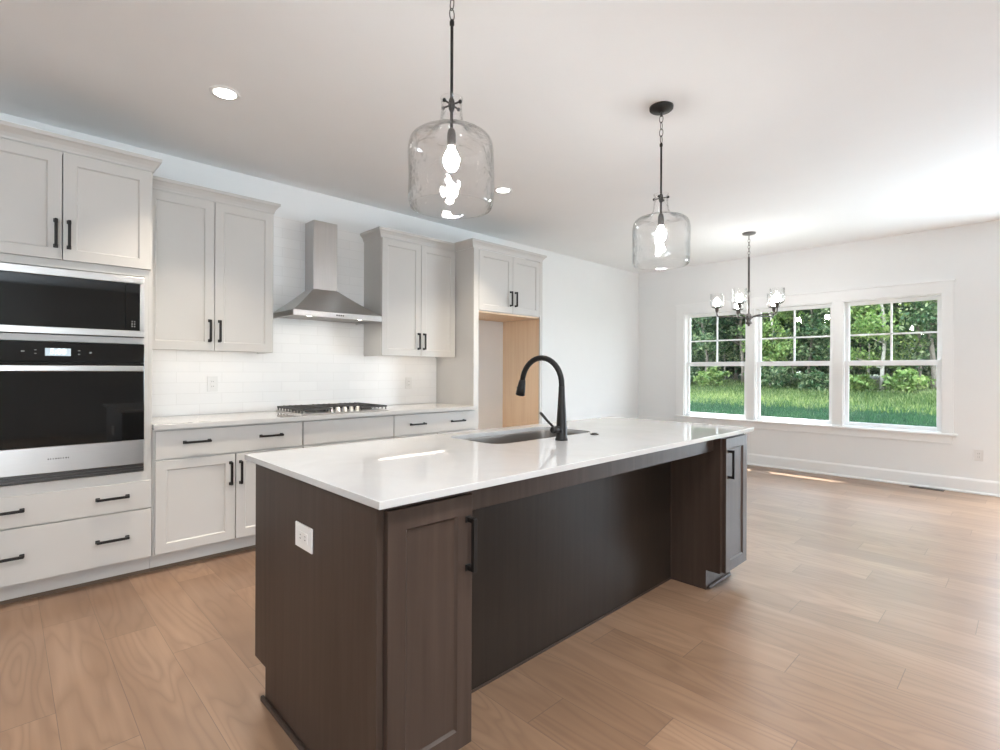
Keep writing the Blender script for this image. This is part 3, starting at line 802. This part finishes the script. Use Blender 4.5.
# ------------------------------------------------------------------ chandelier
chx, chy = 5.966, 2.185
t = thing('chandelier', (chx, chy, HC), 'dark five-arm chandelier with clear glass cups hanging before the windows', 'chandelier')
MB().lathe(chx, chy, [(.010, HC - .03), (.03, HC - .024), (.065, HC - .016), (.072, HC - .0005)], 28, True, True).build('canopy', BRONZE, t)
m = MB(); m.tube([(chx, chy, HC - .028), (chx, chy, HC - .04)], .005, 8); chain(m, chx, chy, 2.52, HC - .035, 7, .011, .0024); m.build('chain', BRONZE, t)
MB().lathe(chx, chy, [(.004, 2.535), (.011, 2.52), (.011, 2.16), (.014, 2.15), (.014, 2.13), (.011, 2.12), (.011, 1.90), (.03, 1.89), (.034, 1.86), (.028, 1.83), (.018, 1.815), (.034, 1.80), (.034, 1.785), (.014, 1.775), (.009, 1.757)], 16, True, True).build('stem', BRONZE, t)
base_a = math.radians(112.5)
for k in range(5):
    a = base_a + k * 2 * PI / 5; ca, sa = math.cos(a), math.sin(a)
    def P(r, z): return (chx + r * ca, chy + r * sa, z)
    pts = [P(.03, 1.845), P(.06, 1.862), P(.10, 1.870), P(.20, 1.872), P(.285, 1.872), P(.312, 1.875), P(.323, 1.888), P(.326, 1.910), P(.326, 1.955)]
    arm = MB().tube(pts, .0075, 10).build('arm', BRONZE, t)
    cxk, cyk, _ = P(.326, 0)
    MB().lathe(cxk, cyk, [(.010, 1.925), (.016, 1.935), (.020, 1.968), (.045, 1.975), (.056, 1.980), (.056, 1.985), (.01, 1.986)], 20, True, True).build('cup', BRONZE, arm)
    MB().lathe(cxk, cyk, [(.016, 1.987), (.020, 1.998), (.034, 2.015), (.038, 2.034), (.032, 2.056), (.018, 2.070), (.004, 2.074)], 14, True, True).build('bulb', BULBC, arm)
    MB().lathe(cxk, cyk, [(.040, 1.987), (.060, 1.988), (.066, 1.995), (.069, 2.02), (.069, 2.135)], 24, False, False).build('glass_shade', CSHADE, arm, solid=.003)

# ------------------------------------------------------------------ recessed ceiling lights
def downlight(x, y, label, power, spread=95, col=(.98, .99, 1.0)):
    t = thing('recessed_light', (x, y, HC), label, 'ceiling light', 'recessed ceiling lights')
    MB().lathe(x, y, [(.078, HC - .0004), (.076, HC - .004), (.060, HC - .006), (.056, HC - .003)], 32, False, False).build('trim_ring', TRIM, t)
    MB().lathe(x, y, [(.057, HC - .0005), (.0565, HC - .004)], 32, False, True).build('lens', LENS, t)
    area('downlight_lamp', (x, y, HC - .008), (0, 0, -1), .10, .10, power, col, 'DISK', math.radians(spread))
DL = 8; WARM = (1, .88, .72)
downlight(.887, 3.133, 'round recessed light in the ceiling in front of the oven tower', DL, 95, WARM)
downlight(3.067, 3.140, 'round recessed light in the ceiling seen just right of the nearer pendant', DL, 95, WARM)
for k, (x, y) in enumerate(((5.2, 3.6), (-1.3, 3.1))):
    pass
for x, y, w in ((-1.3, 1.5, 'left'), (.9, .1, 'rear left'), (2.7, -.25, 'rear middle'), (5.9, -1.6, 'rear right')):  # unseen lamps added to brighten the front of the room
    downlight(x, y, 'added unseen ceiling light behind the camera, %s' % w, 16, 130)

# ------------------------------------------------------------------ floor register
t = thing('floor_register', (7.13, .775, 0), 'dark brown floor vent at the baseboard below the right window', 'vent')
B(7.095, 7.195, .63, .92, .0003, .004).build('frame', VENTM, t, bevel=.001)
m = MB()
for k in range(14): 
    y = .645 + k * .0195; m.box(7.105, 7.185, y, y + .008, .004, .006)
m.build('louvre', SLOT, t)

# ------------------------------------------------------------------ outdoors
rng = np.random.default_rng(11)
def gz(x): return -.4 + max(0.0, x - 7.5) * .10 if x < 20 else .85 + (x - 20) * .03
xsamp = [7.0, 9, 11, 13, 15, 17, 19, 21, 25, 32, 45]
gm = MB(); gm.rings([[(x, y, gz(x)) for y in range(-40, 61, 10)] for x in [XW + T, 9, 11, 13, 15, 17, 19, 21, 25, 32, 45]], False)
gm.rings([[(XW + T, y, -.41) for y in (-40, 60)], [(45, y, -.5) for y in (-40, 60)]], False)
struct(gm.build('ground', SOIL))
def quads(name, cen, size, mat, parent=None, up_bias=0.0, loc=None):
    n = len(cen); d = rng.normal(size=(n, 3)); d[:, 2] += up_bias; d /= np.linalg.norm(d, axis=1)[:, None]
    r = rng.normal(size=(n, 3)); u = np.cross(d, r); u /= np.linalg.norm(u, axis=1)[:, None]; w = np.cross(d, u)
    s_ = (size * rng.uniform(.6, 1.3, n))[:, None]
    V = np.stack([cen - u * s_, cen - w * s_ * .5 + d * s_ * .15, cen + u * s_, cen + w * s_ * .5 + d * s_ * .15], 1).reshape(-1, 3)
    me = bpy.data.meshes.new(name); base = np.array(loc if loc is not None else (0, 0, 0)); 
    me.vertices.add(4 * n); me.vertices.foreach_set('co', (V - base).astype(np.float32).ravel())
    me.loops.add(4 * n); me.loops.foreach_set('vertex_index', np.arange(4 * n, dtype=np.int32))
    me.polygons.add(n); me.polygons.foreach_set('loop_start', np.arange(0, 4 * n, 4, dtype=np.int32)); me.polygons.foreach_set('loop_total', np.full(n, 4, dtype=np.int32))
    me.update(); me.validate(); me.materials.append(mat)
    o = bpy.data.objects.new(name, me); C.objects.link(o)
    if parent is not None: o.parent = parent
    return o
def blades(name, P, h, w, mat):
    n = len(P); a = rng.uniform(0, 2 * PI, n); lean = rng.normal(0, .35, (n, 2)); hh = h * rng.uniform(.5, 1.4, n)
    dx = np.stack([np.cos(a), np.sin(a), np.zeros(n)], 1) * (w / 2)
    top = P + np.stack([lean[:, 0] * hh, lean[:, 1] * hh, hh], 1)
    V = np.stack([P - dx, P + dx, top], 1).reshape(-1, 3)
    me = bpy.data.meshes.new(name); me.vertices.add(3 * n); me.vertices.foreach_set('co', V.astype(np.float32).ravel())
    me.loops.add(3 * n); me.loops.foreach_set('vertex_index', np.arange(3 * n, dtype=np.int32))
    me.polygons.add(n); me.polygons.foreach_set('loop_start', np.arange(0, 3 * n, 3, dtype=np.int32)); me.polygons.foreach_set('loop_total', np.full(n, 3, dtype=np.int32))
    me.update(); me.validate(); me.materials.append(mat)
    o = bpy.data.objects.new(name, me); C.objects.link(o); return o
def scatter(n, x0, x1, y0, y1):
    x = rng.uniform(x0, x1, n); y = rng.uniform(y0, y1, n); z = np.array([gz(q) for q in x]); return np.stack([x, y, z], 1)
tag(blades('lawn_grass', scatter(60000, 9.5, 15.2, -2, 11), .10, .03, LAWN), 'short dark green lawn outside below the windows', 'grass', kind='stuff')
tag(blades('meadow_grass', scatter(52000, 14.4, 20.0, -3, 14), .13, .03, GRASS), 'tall pale green meadow grass in front of the trees', 'grass', kind='stuff')

def tree(x, y, h, r, z0f, mat, bark, tr, label, nleaf, leaf=.11, name='tree', group='trees behind the meadow'):
    zb = gz(x) - .05
    t = thing(name, (x, y, zb), label, 'tree', group)
    ph = rng.uniform(0, 6)
    pts = [(x + .12 * math.sin(ph + k * .9) * k / 4, y + .12 * math.cos(ph + k * 1.1) * k / 4, zb + h * .92 * k / 7) for k in range(8)]
    m = MB().tube(pts, [tr * (1 - .75 * k / 7) for k in range(8)], 8)
    tips = []
    for k in range(9):
        f = rng.uniform(max(.22, z0f), .9); a = rng.uniform(0, 2 * PI); p0 = Vector(pts[min(7, int(f * 7.6))])
        L = r * rng.uniform(.6, 1.0) * (1.15 - f * .5)
        p1 = p0 + Vector((math.cos(a) * L * .55, math.sin(a) * L * .55, L * .28)); p2 = p0 + Vector((math.cos(a) * L, math.sin(a) * L, L * .42))
        m.tube([p0, p1, p2], [tr * .38, tr * .22, tr * .08], 6); tips += [p1, p2, p2]
    m.build('trunk', bark, t)
    cl = [np.array(p) for p in tips]
    while len(cl) < 46:
        f = rng.uniform(z0f, 1.0); rr = r * math.sqrt(rng.uniform(0, 1)) * (1.1 - .6 * abs(f - .5)); a = rng.uniform(0, 2 * PI)
        cl.append(np.array((x + rr * math.cos(a), y + rr * math.sin(a), zb + h * f)))
    cl = np.array(cl); idx = rng.integers(0, len(cl), nleaf)
    cen = cl[idx] + rng.normal(0, 1, (nleaf, 3)) * np.array((.30, .30, .20)) * r * .62
    cen[:, 2] = np.maximum(cen[:, 2], zb + h * z0f * .6 + .08)
    quads('foliage', cen, leaf, mat, t, .5, (x, y, zb))
    return t
ORD = ['rightmost', 'second from the right', 'third from the right', 'fourth from the right', 'fifth from the right', 'sixth from the right', 'seventh from the right', 'eighth from the right', 'ninth from the right', 'tenth from the right']
def where(x, y):  # the window a tree is seen through
    q = y / x
    return 'the right window' if q < .222 else 'the middle window' if q < .36 else 'the left window'
def spots(L):     # right to left in the photo, with the running place among those seen through the same window
    L = sorted(L, key=lambda p: p[1] / p[0]); seen = {}
    out = []
    for p in L:
        w = where(p[0], p[1]); n = seen.get(w, 0); seen[w] = n + 1
        out.append((p, '%s through %s' % (ORD[n], w)))
    return out
front = [(18.3, 3.0, LEAFY, BARKP), (18.9, 4.0, LEAF, BARKP), (19.2, 5.1, LEAF, BARK), (18.6, 6.1, LEAFY, BARKP), (19.4, 7.3, LEAFD, BARK), (19.0, 8.5, LEAF, BARK), (18.7, 9.6, LEAFD, BARK), (18.8, 1.9, LEAF, BARK)]
for (x, y, ml, bk), w in spots(front):
    tree(x, y, rng.uniform(4.2, 5.6), rng.uniform(.9, 1.3), .2 if ml is not LEAFD else .34, ml, bk, rng.uniform(.045, .085), '%s tree at the meadow edge, %s' % ({LEAFY: 'yellow-green', LEAF: 'green', LEAFD: 'dark green'}[ml], w), 6500, .066)
back = [(22.2 + rng.uniform(-.8, .9), y + rng.uniform(-.3, .3)) for y in np.arange(1.0, 13, 1.45)]
for k, ((x, y), w) in enumerate(spots(back)):
    tree(x, y, rng.uniform(6.0, 7.6), rng.uniform(1.5, 1.9), .08, (LEAFD, LEAF, LEAFD)[k % 3], BARK, rng.uniform(.08, .13), 'dense second-row tree, %s' % w, 8000, .11, group='dense trees of the second row')
sap = [(rng.uniform(19.6, 21.2), .9 + q * .82 + rng.uniform(-.25, .25)) for q in range(12)]
for q, ((x, y), w) in enumerate(spots(sap)):
    tree(x, y, rng.uniform(4.5, 6), .55, .5, (LEAF, LEAFD, LEAFY)[q % 3], (BARKP, BARK, BARK)[q % 3], rng.uniform(.028, .05), 'slim bare-trunked young tree, %s' % w, 900, .07, 'tree', 'slim young trees in the wood')
deep = [(26.5 + rng.uniform(-.7, .7), y) for y in np.arange(1.0, 16, 1.9)]
for (x, y), w in spots(deep):
    tree(x, y, rng.uniform(6.8, 8.2), rng.uniform(2.0, 2.5), .05, LEAFD, BARK, .12, 'dark tree deepest in the wood, %s' % w, 4200, .24, group='dark trees deepest in the wood')
t = thing('added_conifer', (14.5, 5.2, gz(14.5) - .05), 'tall thin conifer added to shade the floor below the right window', 'tree')
MB().tube([(14.5, 5.2, gz(14.5) - .05), (14.5, 5.2, 9), (14.5, 5.2, 18.2)], [.09, .06, .015], 8).build('trunk', BARK, t)  # added tree, its crown keeps sun off the floor at the right window
n = 5000; cen = np.stack([14.5 + rng.normal(0, .26, n), 5.2 + np.clip(rng.normal(0, .24, n), -.5, .45), rng.uniform(13.0, 18.3, n)], 1)
quads('foliage', cen, .13, LEAFD, t, .3, (14.5, 5.2, gz(14.5) - .05))
bl = [(18.0, 2.4, .5), (17.9, 4.6, .45), (18.2, 5.7, .6), (18.1, 7.9, .5), (18.4, 9.1, .6), (18.0, 3.5, .4), (20.3, 4.4, .9), (20.2, 6.8, 1.0), (20.4, 2.2, .9), (20.4, 9.4, 1.0), (24.4, 1.5, 1.3), (24.2, 3.6, 1.4), (24.5, 5.6, 1.3), (24.3, 7.5, 1.4), (24.6, 9.4, 1.3), (24.4, 11.3, 1.4)]
for i, ((x, y, s_), w) in enumerate(spots(bl)):
    zb = gz(x) - .03
    t = thing('bush', (x, y, zb), '%s bush under the trees, %s' % ('small leafy' if s_ < .7 else 'round green' if s_ < 1.2 else 'large dark', w), 'bush', 'bushes under the trees')
    m = MB()
    for q in range(7):
        a = rng.uniform(0, 6.28); m.tube([(x, y, zb), (x + s_ * .4 * math.cos(a), y + s_ * .4 * math.sin(a), zb + s_ * .7)], [.014, .006], 5)
    m.build('stem', BARK, t)
    n = 1300 if s_ < 1.2 else 2600; cen = rng.normal(0, 1, (n, 3)); cen /= np.linalg.norm(cen, axis=1)[:, None]; cen *= (rng.uniform(.2, 1, n) ** .6)[:, None] * np.array((s_ * .8, s_ * .9, s_ * .62)) * (1 + .45 * np.sin(cen[:, 1] * 5 + i) * np.sin(cen[:, 2] * 6 + 2 * i) + .3 * np.sin(cen[:, 0] * 9 + i))[:, None]; cen += np.array((x, y, zb + s_ * .75)); cen[:, 2] = np.maximum(cen[:, 2], zb + .05)
    quads('foliage', cen, .075 if s_ < 1.2 else .13, (LEAFY, LEAF)[i % 2] if s_ < 1.2 else LEAFD, t, .5, (x, y, zb))
# roof overhang outside above the windows
struct(B(XW + T, XW + .94, REARY, YW + T, 2.93, 3.0).build('roof', ROOF))
